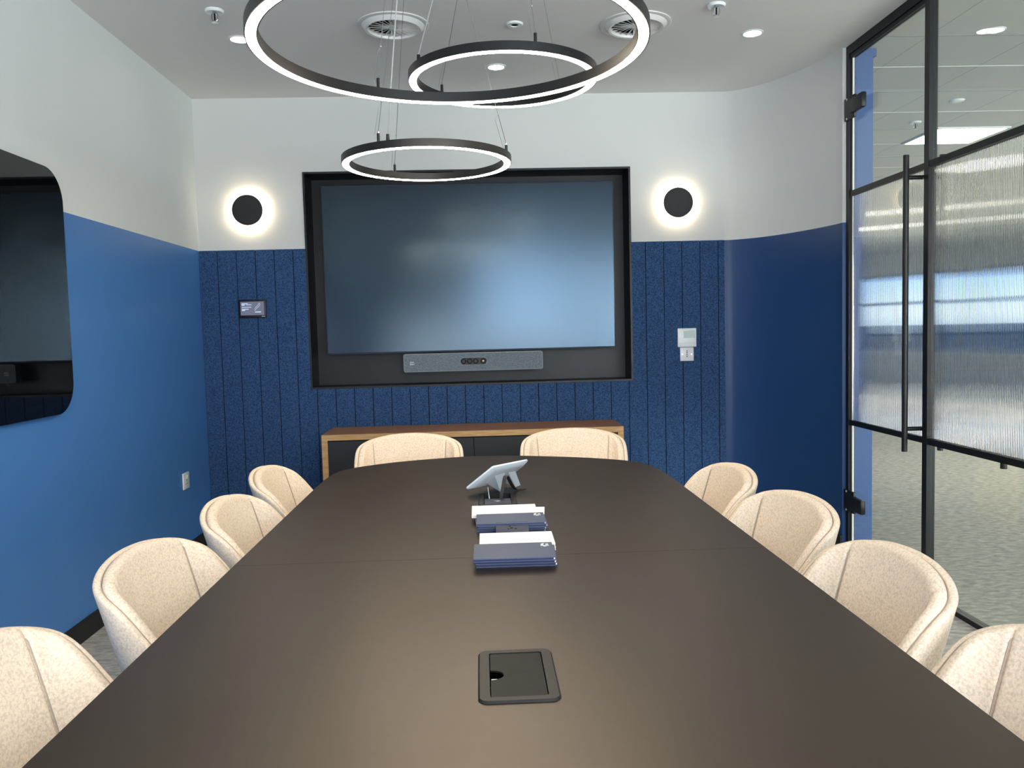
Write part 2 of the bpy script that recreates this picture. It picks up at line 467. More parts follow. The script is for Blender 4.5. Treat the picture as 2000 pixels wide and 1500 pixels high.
# outer walls with windows
def window_wall(nm, fixed, a0, a1, axis, idx):
    z0, z1 = 0.95, 2.25
    bm = B()
    def bx(p, q, r, s, th=0.15):
        if axis == 'x': box(bm, fixed, fixed + th, p, q, r, s)
        else: box(bm, p, q, fixed, fixed + th, r, s)
    bx(a0, a1, 0, z0); bx(a0, a1, z1, H)
    n = int((a1 - a0) / 1.6); st = (a1 - a0) / n
    for k in range(n + 1):
        c = a0 + st * k; bx(max(a0, c - 0.09), min(a1, c + 0.09), z0, z1)
    struct(nm, bm, M['white'])
    for k in range(n):
        wn = thing('window_%d' % (idx + k), (0, 0, 0), None, None, kind='structure')
        bm = B(); lo, hi = a0 + st * k + 0.09, a0 + st * (k + 1) - 0.09
        def b2(p, q, r, s):
            if axis == 'x': box(bm, fixed + .05, fixed + .1, p, q, r, s)
            else: box(bm, p, q, fixed + .05, fixed + .1, r, s)
        b2(lo, lo + .05, z0, z1); b2(hi - .05, hi, z0, z1); b2(lo, hi, z0, z0 + .05); b2(lo, hi, z1 - .05, z1); b2(lo, hi, 1.62, 1.67)
        finish('window_frame', bm, M['frame'], wn, smooth=False)
window_wall('wall_office_far', 13.0, -8.0, 17.0, 'x', 2)
window_wall('wall_office_back', 17.0, 2.2, 13.0, 'y', 20)
bm = B(); box(bm, 2.05, 13.0, -8.15, -8.0, 0, H); struct('wall_office_front', bm, M['white'])
bm = B(); box(bm, XL - .12, XG + .05, -8.15, -8.0, 0, H); struct('wall_lobby', bm, M['white']) if False else bm.free()
bm = B(); box(bm, XG + 0.0, XG + 0.05, -8.0, YB - .12, 0, H); struct('wall_office_left', bm, M['white'])
bm = B(); box(bm, 2.09, 2.14, 10.5, 17.0, 0, H); struct('wall_office_side', bm, M['white'])

def panel_light(x, y, label):
    t_ = thing('ceiling_panel_light', (x, y, H - 0.006), label, 'ceiling light', 'office ceiling lights')
    bm = B()
    for a, b_, c, d in ((-.283, .283, -.268, -.248), (-.283, .283, .248, .268), (-.283, -.263, -.248, .248), (.263, .283, -.248, .248)):
        box(bm, a, b_, c, d, -0.006, 0.005)
    finish('frame', bm, M['plastic_white'], t_, smooth=False)
    bm = B(); box(bm, -.263, .263, -.248, .248, -0.003, 0.0)
    finish('diffuser', bm, M['led_panel'], t_, smooth=False)
panel_light(3.77, 6.37, 'square glowing panel light in the tiled office ceiling seen through the clear top glass')
for x, y in ((6.05, 6.37), (8.9, 6.37), (6.05, 2.4), (8.9, 2.4), (6.05, 10.3), (8.9, 10.3), (4.3, -0.6)):
    panel_light(x, y, 'square glowing panel light further off in the tiled office ceiling, behind ribbed glass')

def downlight(x, y, r, label, group):
    t_ = thing('downlight', (x, y, H), label, 'downlight', group)
    bm = B(); lathe(bm, [(r, -0.001), (r * 1.28, -0.001), (r * 1.28, -0.003), (r * 1.05, -0.006), (r, -0.004)], closed=True, n=40)
    finish('trim_ring', bm, M['plastic_white'], t_)
    bm = B(); lathe(bm, [(0, -0.0035), (r * 1.0, -0.0035), (r * 1.0, -0.001), (0, -0.001)], n=40)
    finish('lamp', bm, M['led_down'], t_)
downlight(2.637, 4.10, 0.036, 'round downlight in the office ceiling nearest the glass door', 'office downlights')
downlight(-1.12, 4.112, 0.042, 'round ceiling downlight on the left, beside the big ring lamp', 'meeting room downlights')
downlight(0.136, 4.575, 0.042, 'round ceiling downlight seen through the middle ring lamp, nearest the screen wall', 'meeting room downlights')
downlight(1.40, 4.106, 0.042, 'round ceiling downlight on the right, near the glass partition', 'meeting room downlights')
for (x, y) in ((-1.12, 0.9), (1.40, 0.9), (0.136, 0.2)):
    downlight(x, y, 0.042, 'round ceiling downlight towards the near end of the meeting room', 'meeting room downlights')

def sprinkler(x, y, label, s=1.0):
    t_ = thing('sprinkler', (x, y, H), label, 'sprinkler', None)
    bm = B(); lathe(bm, [(0, 0), (0.040 * s, 0), (0.042 * s, -0.004), (0.036 * s, -0.012), (0.030 * s, -0.010), (0.014 * s, -0.006), (0, -0.006)], n=32)
    finish('escutcheon', bm, M['plastic_white'], t_)
    bm = B()
    cyl(bm, (0, 0, -0.006), (0, 0, -0.016), 0.009 * s)
    for q in (-1, 1):
        tube(bm, [(q * 0.010 * s, 0, -0.012), (q * 0.014 * s, 0, -0.022), (q * 0.013 * s, 0, -0.040), (q * 0.004 * s, 0, -0.050)], 0.0028)
    cyl(bm, (0, 0, -0.049), (0, 0, -0.053), 0.014 * s)
    finish('frame_arm', bm, M['chrome'], t_)
    bm = B(); cyl(bm, (0, 0, -0.016), (0, 0, -0.046), 0.0035)
    finish('bulb', bm, M['dark_hole'], t_)
sprinkler(-1.129, 3.76, 'small white ceiling sprinkler above the left side of the table')
sprinkler(1.114, 3.75, 'small white ceiling sprinkler on the right, before the round downlight')
sprinkler(3.224, 5.935, 'small sprinkler in the tiled office ceiling seen through the door glass')
t_ = thing('ceiling_sensor', (0.21, 3.955, H), 'small round white sensor with a dark centre in the meeting room ceiling', 'sensor')
bm = B(); lathe(bm, [(0.018, -0.002), (0.020, -0.008), (0.036, -0.008), (0.040, -0.003), (0.040, 0), (0.018, 0)], closed=True, n=36)
finish('ring', bm, M['plastic_white'], t_)
bm = B(); lathe(bm, [(0, -0.006), (0.018, -0.004), (0.018, 0), (0, 0)], n=30)
finish('lens', bm, M['dark_hole'], t_)
t_ = thing('ceiling_sensor', (3.202, 5.381, H), 'small round sensor in the office ceiling beyond the fixed glass', 'sensor')
bm = B(); lathe(bm, [(0, -0.012), (0.03, -0.010), (0.045, -0.004), (0.048, 0), (0, 0)], n=36)
finish('cover', bm, M['plastic_white'], t_)

def vent(x, y, label):
    t_ = thing('ceiling_vent', (x, y, H), label, 'air vent', 'round swirl vents')
    bm = B()
    lathe(bm, [(0.118, 0.0), (0.168, 0.0), (0.169, -0.005), (0.160, -0.008), (0.148, -0.006), (0.140, -0.016), (0.130, -0.024), (0.120, -0.022), (0.116, -0.012)], closed=True, n=72)
    finish('rim', bm, M['vent_white'], t_)
    bm = B(); lathe(bm, [(0, -0.0006), (0.117, -0.0006), (0.117, -0.0001), (0, -0.0001)], n=48)
    finish('duct_void', bm, M['dark_hole'], t_)
    bm = B()
    for k in range(22):
        a = 2 * PI * k / 22
        R_ = Matrix.Rotation(a, 4, 'Z') @ Matrix.Translation((0.070, 0, -0.008)) @ Matrix.Rotation(math.radians(-32), 4, 'X')
        box(bm, -0.048, 0.046, -0.0105, 0.0105, -0.0008, 0.0008, mx=R_)
    finish('swirl_vanes', bm, M['vent_white'], t_, smooth=False)
    bm = B(); lathe(bm, [(0, -0.014), (0.022, -0.013), (0.026, -0.004), (0, -0.004)], n=30)
    finish('hub', bm, M['vent_white'], t_)
vent(-0.362, 3.955, 'round white swirl air vent in the ceiling left of the middle ring lamp')
vent(0.790, 3.972, 'round white swirl air vent partly hidden behind the right edge of the big ring')

# ------------------------------------------------------------------ ring pendants
def ring_lamp(c, R, zb, hh, w, wires, label, cord=None, canopy=(0, 0)):
    t_ = thing('ring_pendant', (c[0], c[1], zb), label, 'pendant lamp', 'three hanging ring lamps')
    wall = 0.0035
    bm = B()   # channel profile open at the bottom
    prof = [(R, 0), (R, hh), (R - w, hh), (R - w, 0), (R - w + wall, 0), (R - w + wall, 0.010), (R - wall, 0.010), (R - wall, 0)]
    lathe(bm, prof, n=160, closed=True)
    finish('ring_housing', bm, M['black'], t_, angle=30)
    bm = B()
    lathe(bm, [(R - w + wall, 0.0), (R - w + wall + .002, -0.0015), (R - wall - .002, -0.0015), (R - wall, 0.0), (R - wall, 0.008), (R - w + wall, 0.008)], n=160, closed=True)
    finish('led_diffuser', bm, M['led'], t_, angle=60)
    zc = H - zb
    for px, py in wires:
        d = Vector((px - c[0], py - c[1])); d = d.normalized() * (R - w / 2)
        bm = B(); cyl(bm, (d.x, d.y, hh - 0.001), (d.x, d.y, hh + 0.034), 0.0058, n=16)
        g = finish('wire_gripper', bm, M['black'], t_)
        bm = B(); cyl(bm, (d.x, d.y, hh + 0.034), (d.x, d.y, hh + 0.044), 0.0045, 0.002, n=12)
        finish('gripper_tip', bm, M['chrome'], g)
        e = Vector(canopy) + d.normalized() * 0.012
        bm = B(); tube(bm, [(d.x, d.y, hh + 0.04), (e.x, e.y, zc - 0.028)], 0.0011, n=6)
        mid = Vector((d.x, d.y, hh + 0.04)).lerp(Vector((e.x, e.y, zc - 0.028)), 0.13)
        sph = bmesh.ops.create_icosphere(bm, subdivisions=2, radius=0.0035, matrix=Matrix.Translation(mid))
        tube(bm, [tuple(mid), (mid.x - .012, mid.y, mid.z - 0.02), (d.x - .014, d.y, hh + 0.03), (d.x - 0.007, d.y, hh + 0.004)], 0.0007, n=6)
        finish('suspension_wire', bm, M['steel'], t_)
    if cord:
        d = Vector((cord[0] - c[0], cord[1] - c[1])).normalized() * (R - w / 2)
        bm = B(); cyl(bm, (d.x, d.y, hh - .001), (d.x, d.y, hh + 0.026), 0.0075, 0.006, n=16)
        finish('cord_socket', bm, M['black'], t_)
        bm = B(); k = Vector(canopy) + d.normalized() * 0.03
        tube(bm, [(d.x, d.y, hh + .025), (d.x + (k.x - d.x) * .08, d.y + (k.y - d.y) * .08, hh + .06), (d.x + (k.x - d.x) * .16 , d.y + (k.y - d.y) * .16, hh + (zc - hh) * .2), (k.x, k.y, zc - 0.028)], 0.0022, n=8)
        finish('power_cord', bm, M['cord_clear'], t_)
    bm = B(); lathe(bm, [(0, -0.03), (0.06, -0.03), (0.065, -0.026), (0.065, 0), (0, 0)], c=(canopy[0], canopy[1], zc), n=48)
    finish('canopy', bm, M['black'], t_)
    return t_
ring_lamp((-0.056, 2.322), 0.546, 2.033, 0.032, 0.034, [(-0.318, 2.80), (0.42, 2.10), (-0.3, 1.86)],
          'largest black ring lamp with glowing underside, nearest and cut by the top of the picture', canopy=(-0.155 + 0.056, 2.247 - 2.322))
ring_lamp((0.1205, 3.20), 0.362, 2.204, 0.032, 0.034, [(0.23, 2.847), (0.34, 3.42), (-0.1, 3.42)],
          'middle black ring lamp, hanging highest and partly behind the largest ring', cord=(-0.194, 3.05), canopy=(0.094 - 0.1205, 2.227 - 3.20))
ring_lamp((-0.195, 3.462), 0.351, 1.948, 0.030, 0.034, [(-0.359, 3.174), (0.148, 3.40), (-0.372, 3.78)],
          'smallest looking black ring lamp, lowest and furthest, hanging just before the wall screen', cord=(-0.32, 3.16), canopy=(-0.14 + 0.195, 2.40 - 3.462))

# ------------------------------------------------------------------ sconces
def sconce(x, z, label):
    t_ = thing('wall_sconce', (x, D, z), label, 'wall light', 'disc wall lights')
    RX = Matrix.Rotation(PI / 2, 4, 'X')
    bm = B(); lathe(bm, [(0, 0.034), (0.086, 0.034), (0.092, 0.038), (0.092, 0.044), (0.088, 0.048), (0, 0.050)], n=64)
    bmesh.ops.transform(bm, matrix=RX, verts=bm.verts)
    finish('front_disc', bm, M['blacksoft'], t_)
    bm = B(); lathe(bm, [(0, 0), (0.045, 0), (0.045, 0.034), (0, 0.034)], n=40)
    bmesh.ops.transform(bm, matrix=RX, verts=bm.verts)
    finish('wall_mount', bm, M['blacksoft'], t_)
    bm = B(); lathe(bm, [(0.056, 0.030), (0.082, 0.030), (0.082, 0.033), (0.056, 0.033)], closed=True, n=64)
    bmesh.ops.transform(bm, matrix=RX, verts=bm.verts)
    finish('led_ring', bm, M['led_sconce'], t_)
sconce(-1.381, 2.024, 'round black backlit wall light left of the big screen')
sconce(1.256, 2.020, 'round black backlit wall light right of the big screen')

# ------------------------------------------------------------------ big screen and video bar
SX0, SX1, SZ0, SZ1 = -0.955, 0.872, 1.130, 2.180
SY = D + 0.07
t_ = thing('wall_screen', (0, 0, 0), 'large dark flat screen set in the black recess of the end wall', 'screen')
bm = B(); box(bm, SX0, SX1, SY, SY + 0.05, SZ0, SZ1, 0.004)
finish('housing', bm, M['bezel'], t_)
bm = B(); box(bm, SX0 + .008, SX1 - .008, SY - 0.002, SY + 0.002, SZ0 + .011, SZ1 - .008)
finish('display_panel', bm, M['screen'], t_, smooth=False)
bm = B(); box(bm, -0.45, 0.35, SY + .05, D + RD - 0.001, 1.35, 1.95)
finish('wall_bracket', bm, M['blacksoft'], t_, smooth=False)

BY = SY - 0.02
def xz_prism(bm, pts, y0, y1):   # outline in x,z extruded along y
    A = [bm.verts.new((x, y0, z)) for x, z in pts]; Bv = [bm.verts.new((x, y1, z)) for x, z in pts]
    n = len(pts); bm.faces.new(A); bm.faces.new(Bv[::-1])
    for k in range(n): bm.faces.new((A[k], Bv[k], Bv[(k + 1) % n], A[(k + 1) % n]))
t_ = thing('video_bar', (0, 0, 0), 'grey fabric video conference bar with a camera, mounted under the big screen', 'soundbar')
bx0, bx1, bz0, bz1 = -0.478, 0.402, 1.008, 1.124
bm = B(); xz_prism(bm, rrect(bx0, bx1, bz0, bz1, 0.014), BY, BY + 0.06)
finish('body', bm, M['bar_rim'], t_)
bm = B(); xz_prism(bm, rrect(bx0 + .006, bx1 - .006, bz0 + .006, bz1 - .006, 0.011), BY - 0.003, BY)
finish('fabric_front', bm, M['bar_fabric'], t_)
cx, cz = -0.036, 1.069
bm = B(); xz_prism(bm, rrect(cx - .088, cx + .088, cz - .026, cz + .026, 0.0255, 12), BY - 0.006, BY - 0.002)
cm = finish('camera_surround', bm, M['bar_rim'], t_)
bm = B(); xz_prism(bm, rrect(cx - .083, cx + .083, cz - .0215, cz + .0215, 0.021, 12), BY - 0.008, BY - 0.005)
finish('camera_window', bm, M['lens_black'], cm)
for k, dx in enumerate((-.064, -.026, .012, .060)):
    bm = B()
    lathe(bm, [(0.010, 0.0), (0.017, 0.0), (0.017, 0.003), (0.010, 0.003)], closed=True, n=28)
    bmesh.ops.transform(bm, matrix=Matrix.Translation((cx + dx, BY - 0.0075, cz)) @ Matrix.Rotation(PI / 2, 4, 'X'), verts=bm.verts)
    finish('lens_ring', bm, M['lens_ring'], cm)
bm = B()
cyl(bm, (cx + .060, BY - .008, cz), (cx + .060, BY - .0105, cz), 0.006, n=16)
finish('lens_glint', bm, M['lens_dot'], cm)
bm = B(); cyl(bm, (0.31, BY + .002, bz0 - 0.012), (0.31, BY + .04, bz0 - .012), 0.006); box(bm, 0.0, 0.3, BY + .03, D + RD - .001, bz0 + .02, bz1 - .02)
finish('mount', bm, M['blacksoft'], t_)
# bars and lettering mark on the video bar
def text_mesh(name, s, size, m, mx, parent, bold=0.0):
    cu = bpy.data.curves.new(name, 'FONT'); cu.body = s; cu.size = size; cu.extrude = 0.0002; cu.offset = bold
    cu.align_x = 'CENTER'; cu.align_y = 'CENTER'
    to = bpy.data.objects.new(name, cu); COL.objects.link(to)
    dg = bpy.context.evaluated_depsgraph_get()
    me = bpy.data.meshes.new_from_object(to.evaluated_get(dg))
    bpy.data.objects.remove(to)
    me.transform(mx); me.materials.clear(); me.materials.append(m)
    o = bpy.data.objects.new(name, me); COL.objects.link(o); o.parent = parent
    return o
bm = B()
for k, hgt in enumerate((.003, .006, .010, .006, .003, .006, .010, .006, .003)):
    xx = -0.4245 + (k - 4) * 0.0034
    box(bm, xx - .0008, xx + .0008, BY - .0045, BY - .003, 1.0665 , 1.0665 + hgt)
lg = finish('maker_mark', bm, M['mark_white'], t_, smooth=False)
text_mesh('mark_lettering', 'cisco', 0.014, M['mark_white'], Matrix.Translation((-0.4245, BY - .0035, 1.058)) @ Matrix.Rotation(PI / 2, 4, 'X'), t_, 0.0003)

# ------------------------------------------------------------------ room sign, thermostat, switch, socket
t_ = thing('room_sign', (-1.3815, D - 0.010, 1.4285), 'small black framed tablet sign with white writing on the navy felt wall', 'sign')
bm = B(); box(bm, -.083, .083, -.016, -0.0003, -.056, .056, .004)
finish('casing', bm, M['black'], t_)
bm = B(); box(bm, -.071, .071, -.0175, -.0155, -.040, .043)
finish('display', bm, M['sign_screen'], t_, smooth=False)
def bar(bm, x0, x1, z, h):
    bm = B(); box(bm, x0, x1, -.0185, -.0172, z - h / 2, z + h / 2); finish('text_line', bm, M['sign_ink'], t_, smooth=False)
bar(bm, -.063, -.026, .031, .0045); bar(bm, -.063, -.045, .023, .006); bar(bm, -.036, -.004, .024, .0035)
bar(bm, -.063, -.006, .009, .0035)
bar(bm, -.063, -.022, -.003, .0045); bar(bm, -.063, -.044, -.010, .005)
bar(bm, .016, .052, -.021, .006)
bm = B()
pts = [(.014, -.002), (.022, .008), (.034, .020), (.041, .030), (.043, .034), (.047, .028), (.046, .020), (.038, .011), (.026, 0), (.013, -.012)]
tube(bm, [(x, -.0178, z) for x, z in pts], 0.0011, n=6)
finish('line_drawing', bm, M['sign_ink'], t_)
bm = B(); box(bm, .055, .074, -.0170, -.0158, -.050, -.046)
finish('maker_strip', bm, M['mark_grey'], t_, smooth=False)

t_ = thing('thermostat', (1.3065, D - 0.010, 1.183), 'white square wall thermostat with a grey display, above the switch plate', 'thermostat')
bm = B(); box(bm, -.059, .059, -.014, -0.0003, -.059, .059, .004); finish('casing', bm, M['plastic_white'], t_)
bm = B(); box(bm, -.022, .049, -.0155, -.0135, -.001, .043); finish('display', bm, M['lcd'], t_, smooth=False)
bm = B()
for k in range(4): box(bm, -.045 + k * .026, -.027 + k * .026, -.0147, -.0135, -.036, -.030)
finish('button_row', bm, M['plate_sat'], t_, smooth=False)
t_ = thing('control_plate', (1.3055, D - 0.010, 1.079), 'small white switch plate with a column of dark dots, below the thermostat', 'switch')
bm = B(); box(bm, -.043, .043, -.009, -0.0003, -.043, .043, .003); finish('plate', bm, M['plate_sat'], t_)
for k in range(4):
    bm = B(); cyl(bm, (0.0, -.0085, .020 - k * .0115), (0.0, -.0105, .020 - k * .0115), .0036, n=14); finish('button', bm, M['blacksoft'], t_)
for q in (-1, 1):
    bm = B(); cyl(bm, (q * .029, -.0085, 0), (q * .029, -.0100, 0), .0034, n=14); finish('screw', bm, M['steel'], t_)
t_ = thing('wall_socket', (XL, 4.68, 0.447), 'white plastic socket plate low on the blue left wall', 'socket')
bm = B(); box(bm, 0.0003, .009, -.046, .046, -.047, .047, .003); finish('plate', bm, M['plastic_white'], t_)
bm = B(); box(bm, .0085, .0125, .006, .022, .010, .030, .001); finish('rocker', bm, M['plastic_white'], t_)
bm = B()
for yy, zz, a, b_ in ((-.004, .004, .0022, .005), (-.015, -.016, .0045, .0022), (.007, -.016, .0045, .0022)): box(bm, .0087, .0095, yy - a, yy + a, zz - b_, zz + b_)
finish('pin_holes', bm, M['dark_hole'], t_, smooth=False)

# ------------------------------------------------------------------ glossy board on the left wall
t_ = thing('glass_board', (XL, 0, 0), 'glossy black glass board with rounded corners on the left wall', 'board')
def yz_prism(bm, pts, x0, x1):
    A = [bm.verts.new((x0, y, z)) for y, z in pts]; Bv = [bm.verts.new((x1, y, z)) for y, z in pts]
    n = len(pts); bm.faces.new(A[::-1]); bm.faces.new(Bv)
    for k in range(n): bm.faces.new((A[k], A[(k + 1) % n], Bv[(k + 1) % n], Bv[k]))
bm = B(); yz_prism(bm, rrect(1.35, 3.425, 0.965, 1.938, 0.13, 14), 0.016, 0.023)
finish('glass_sheet', bm, M['glassboard'], t_, angle=50)
bm = B(); yz_prism(bm, rrect(1.45, 3.325, 1.06, 1.84, 0.08, 8), 0.0002, 0.016)
finish('backing', bm, M['blacksoft'], t_)

# ------------------------------------------------------------------ credenza
t_ = thing('credenza', (0, 0, 0), 'low sideboard with a wooden frame and black doors under the big screen', 'sideboard')
cy0, cy1 = 4.705, 5.090
cx0, cx1 = -0.920, 0.829
bm = B(); box(bm, cx0, cx1, cy0 + .004, cy1, 0.672, 0.681)
finish('top_panel', bm, M['walnut'], t_, smooth=False)
bm = B(); box(bm, cx0, cx1, cy0, cy1, 0.648, 0.672); box(bm, cx0, cx1, cy0, cy0 + .004, 0.672, 0.681)
finish('top_edge', bm, M['oak'], t_, smooth=False)
for a in (cx0, cx1 - .033):
    bm = B(); box(bm, a, a + .033, cy0, cy1, 0.0, 0.648); finish('side_panel', bm, M['oak'], t_, smooth=False)
bm = B(); box(bm, cx0 + .034, cx1 - .034, cy0 + .03, cy1, 0.05, 0.647); finish('carcass', bm, M['cabinet_black'], t_, smooth=False)
n = 4; ww = (cx1 - cx0 - .068) / n
for k in range(n):
    bm = B(); a = cx0 + .034 + ww * k; box(bm, a + .0015, a + ww - .0015, cy0 + .010, cy0 + .028, 0.055, 0.642, .001, 1)
    d = finish('door', bm, M['cabinet_black'], t_, smooth=False)
bm = B(); box(bm, cx0 + .06, cx1 - .06, cy0 + .05, cy1 - .02, 0.0, 0.05); finish('plinth', bm, M['blacksoft'], t_, smooth=False)

# ------------------------------------------------------------------ table
TZ = 0.74
TL, TR = -0.563, 0.643
end = [(TR, 2.58), (0.642, 2.75), (0.630, 2.93), (0.605, 3.03), (0.560, 3.105), (0.460, 3.185), (0.326, 3.254), (0.150, 3.318), (0.035, 3.338),
       (-0.090, 3.335), (-0.292, 3.272), (-0.420, 3.200), (-0.500, 3.130), (-0.545, 3.04), (-0.560, 2.90), (TL, 2.70)]
far = fine(end, 6)
YF = 0.27
SEAM = 1.822
# the near end mirrors the far end about the joint
near = [(TL + TR - x, 2 * SEAM - y) for x, y in far]
def hatch_hole(y0, y1):
    return [(-0.002, y0 + .012), (0.088, y0 + .012), (0.088, y1 - .012), (-0.002, y1 - .012)]
def ring_top(outline, hole, z0, z1, name, parent):
    """slab with a rectangular cut-out"""
    bm = B()
    o0 = [bm.verts.new((x, y, z1)) for x, y in outline]
    h0 = [bm.verts.new((x, y, z1)) for x, y in hole]
    eo = [bm.edges.new((o0[i], o0[(i + 1) % len(o0)])) for i in range(len(o0))]
    eh = [bm.edges.new((h0[i], h0[(i + 1) % 4])) for i in range(4)]
    r = bmesh.ops.triangle_fill(bm, edges=eo + eh, use_beauty=True)
    ex = bmesh.ops.extrude_face_region(bm, geom=bm.faces[:])
    bmesh.ops.translate(bm, vec=(0, 0, z0 - z1), verts=[v for v in ex['geom'] if isinstance(v, bmesh.types.BMVert)])
    return finish(name, bm, M['table'], parent, smooth=False)
t_ = thing('meeting_table', (0, 0, 0), 'long dark brown meeting table with a bowed far end and flush cable hatches', 'table')
g2 = 0.0007
ring_top([(x, max(y, SEAM + g2)) for x, y in far] + [(TL, SEAM + g2), (TR, SEAM + g2)], hatch_hole(2.357, 2.540), TZ - 0.018, TZ, 'tabletop', t_)
ring_top([(x, min(y, SEAM - g2)) for x, y in near] + [(TR, SEAM - g2), (TL, SEAM - g2)], hatch_hole(1.087, 1.270), TZ - 0.018, TZ, 'tabletop', t_)
bm = B()
box(bm, -0.15, -0.09, 0.8, 2.85, TZ - .075, TZ - .019); box(bm, 0.17, 0.23, 0.8, 2.85, TZ - .075, TZ - .019)
finish('under_frame', bm, M['black'], t_, smooth=False)
for y in (0.95, 2.70):
    for x in (-0.12, 0.20):
        bm = B(); cyl(bm, (x, y, TZ - .075), (x, y, 0.02), 0.035, 0.028, n=24); cyl(bm, (x, y, 0.02), (x, y, 0.0), 0.04, n=24)
        finish('leg', bm, M['black'], t_)

def hatch(y0, y1, label, opened):
    t_ = thing('cable_hatch', (0.043, (y0 + y1) / 2, TZ), label, 'cable hatch', 'table cable hatches')
    hw, hl = 0.058, (y1 - y0) / 2
    bm = B()
    po = rrect(-hw, hw, -hl, hl, 0.014, 6); pi_ = rrect(-hw + .017, hw - .017, -hl + .014, hl - .014, 0.004, 6)
    def ringface(z, a, b_): return [bm.verts.new((x, y, z)) for x, y in a], [bm.verts.new((x, y, z)) for x, y in b_]
    a0, b0 = ringface(0.0004, po, pi_)
    pm = rrect(-hw + .0025, hw - .0025, -hl + .0025, hl - .0025, 0.0125, 6)
    a1, b1 = ringface(0.0038, pm, pi_)
    b2 = [bm.verts.new((x, y, -0.05)) for x, y in pi_]
    n = len(po)
    for k in range(n):
        j = (k + 1) % n
        bm.faces.new((a0[k], a0[j], a1[j], a1[k])); bm.faces.new((a1[k], a1[j], b1[j], b1[k])); bm.faces.new((b1[k], b1[j], b2[j], b2[k]))
    bm.faces.new(b2)
    finish('rim', bm, M['hatch_frame'], t_)
    ix, iy = hw - .0185, hl - .0155
    if not opened:
        # lid with a finger notch on its left side
        pts = rrect(-ix, ix, -iy, iy, 0.004, 4)
        k = 0
        notch = [(-ix, .021 - .006)] + [(-ix + .020 * math.sin(math.radians(a)), -.002 + .017 * math.cos(math.radians(a))) for a in range(0, 181, 15)] + [(-ix, -.019 - .002)]
        P = [p for p in pts if not (p[0] <= -ix + 1e-6 and abs(p[1] + .002) < .02)]
        # outline runs counter clockwise: insert the notch after the upper left corner
        idx = max(i for i, p in enumerate(P) if p[0] <= -ix + 1e-6 and p[1] > 0)
        P = P[:idx + 1] + [q for q in notch] + P[idx + 1:]
        bm = B(); vs = prism(bm, P, 0.0000, 0.0026)
        finish('lid', bm, M['hatch_lid'], t_, smooth=False)
        bm = B(); box(bm, -ix + .001, -ix + .010, -.016, -.001, -.012, -.004)
        finish('socket_tag', bm, M['paper'], t_, smooth=False)
    else:
        bm = B(); prism(bm, rrect(-ix, ix, -iy, iy * 0.10, 0.003, 4), 0.0000, 0.0026)
        l = finish('lid', bm, M['slab'], t_, smooth=False)
        bm = B(); box(bm, -.004, .004, -.034, -.030, .0026, .0032); box(bm, -.010, .008, -.026, -.0245, .0026, .0032)
        finish('lid_mark', bm, M['mark_grey'], l, smooth=False)
        bm = B(); box(bm, -ix, ix, iy * .2, iy, -.046, -.012)
        bx_ = finish('socket_block', bm, M['slab'], t_, smooth=False)
        bm = B()
        for q in (-.018, .004, .024): box(bm, q - .006, q + .006, iy * .45, iy * .85, -.0125, -.0112)
        finish('socket_openings', bm, M['dark_hole'], bx_, smooth=False)
    return t_
hatch(1.087, 1.270, 'closed black cable hatch with a finger notch in the near part of the table', False)
hatch(2.357, 2.540, 'half open cable hatch with grey rim beside the white touch tablet', True)

# ------------------------------------------------------------------ notebooks
def notebook(cxy, z, rz, kind, label, group, tilt=0.0, mark='logo', th=0.008, W=0.176, L=0.122):
    t_ = thing('notebook', (cxy[0], cxy[1], z), label, 'notebook', group, rz)
    if tilt: t_.rotation_euler = (tilt, 0, rz)
    cover = M['navybook'] if kind == 'navy' else M['whitebook']
    edge = M['navyspine'] if kind == 'navy' else M['paper']
    bm = B(); box(bm, -W / 2, W / 2, -L / 2, L / 2, 0.0006, 0.0020); box(bm, -W / 2, W / 2, -L / 2, L / 2, th - .0022, th)
    finish('cover', bm, cover, t_, smooth=False)
    bm = B(); box(bm, -W / 2 - .0002, W / 2 - .004, -L / 2 + .0012, -L / 2 + .003, 0.0, th - .0010)
    finish('spine', bm, edge, t_, smooth=False)
    bm = B(); box(bm, -W / 2 + .002, W / 2 - .001, -L / 2 + .0032, L / 2 - .002, 0.0021, th - .0023)
    finish('pages', bm, M['paper'], t_, smooth=False)
    if mark == 'logo':
        bm = B()
        x, y = W / 2 - .018, L / 2 - .025
        box(bm, x - .008, x - .002, y + .000, y + .010, th, th + .0003); box(bm, x - .005, x + .0, y + .011, y + .015, th, th + .0003)
        box(bm, x + .003, x + .009, y + .002, y + .010, th, th + .0003)
        box(bm, x - .009, x + .010, y - .007, y - .003, th, th + .0003); box(bm, x - .003, x + .004, y - .012, y - .009, th, th + .0003)
        finish('cover_mark', bm, M['mark_white'], t_, smooth=False)
    elif mark in ('ringL', 'ringR'):
        bm = B()
        x = -W / 2 + .014 if mark == 'ringL' else W / 2 - .014
        y = -L / 2 + .042 if mark == 'ringL' else L / 2 - .022
        lathe(bm, [(0.0045, 0), (0.006, 0), (0.006, .0003), (0.0045, .0003)], c=(x, y, th), closed=True, n=24)
        finish('cover_mark', bm, M['mark_grey'], t_, smooth=False)
    return t_
G1, G2 = 'navy notebooks in the near pile', 'navy notebooks in the far pile'
G3, G4 = 'white notebooks behind the near pile', 'white notebooks behind the far pile'
notebook((0.070, 1.796), TZ, -0.02, 'navy', 'navy notebook at the bottom of the near pile on the table', G1, mark=None, th=.0085)
notebook((0.069, 1.787), TZ + .0088, -0.05, 'navy', 'navy notebook in the middle of the near pile on the table', G1, mark=None, th=.0085)
notebook((0.064, 1.775), TZ + .0178, -0.015, 'navy', 'navy notebook with white mark on top of the near pile', G1, mark='logo', th=.0085)
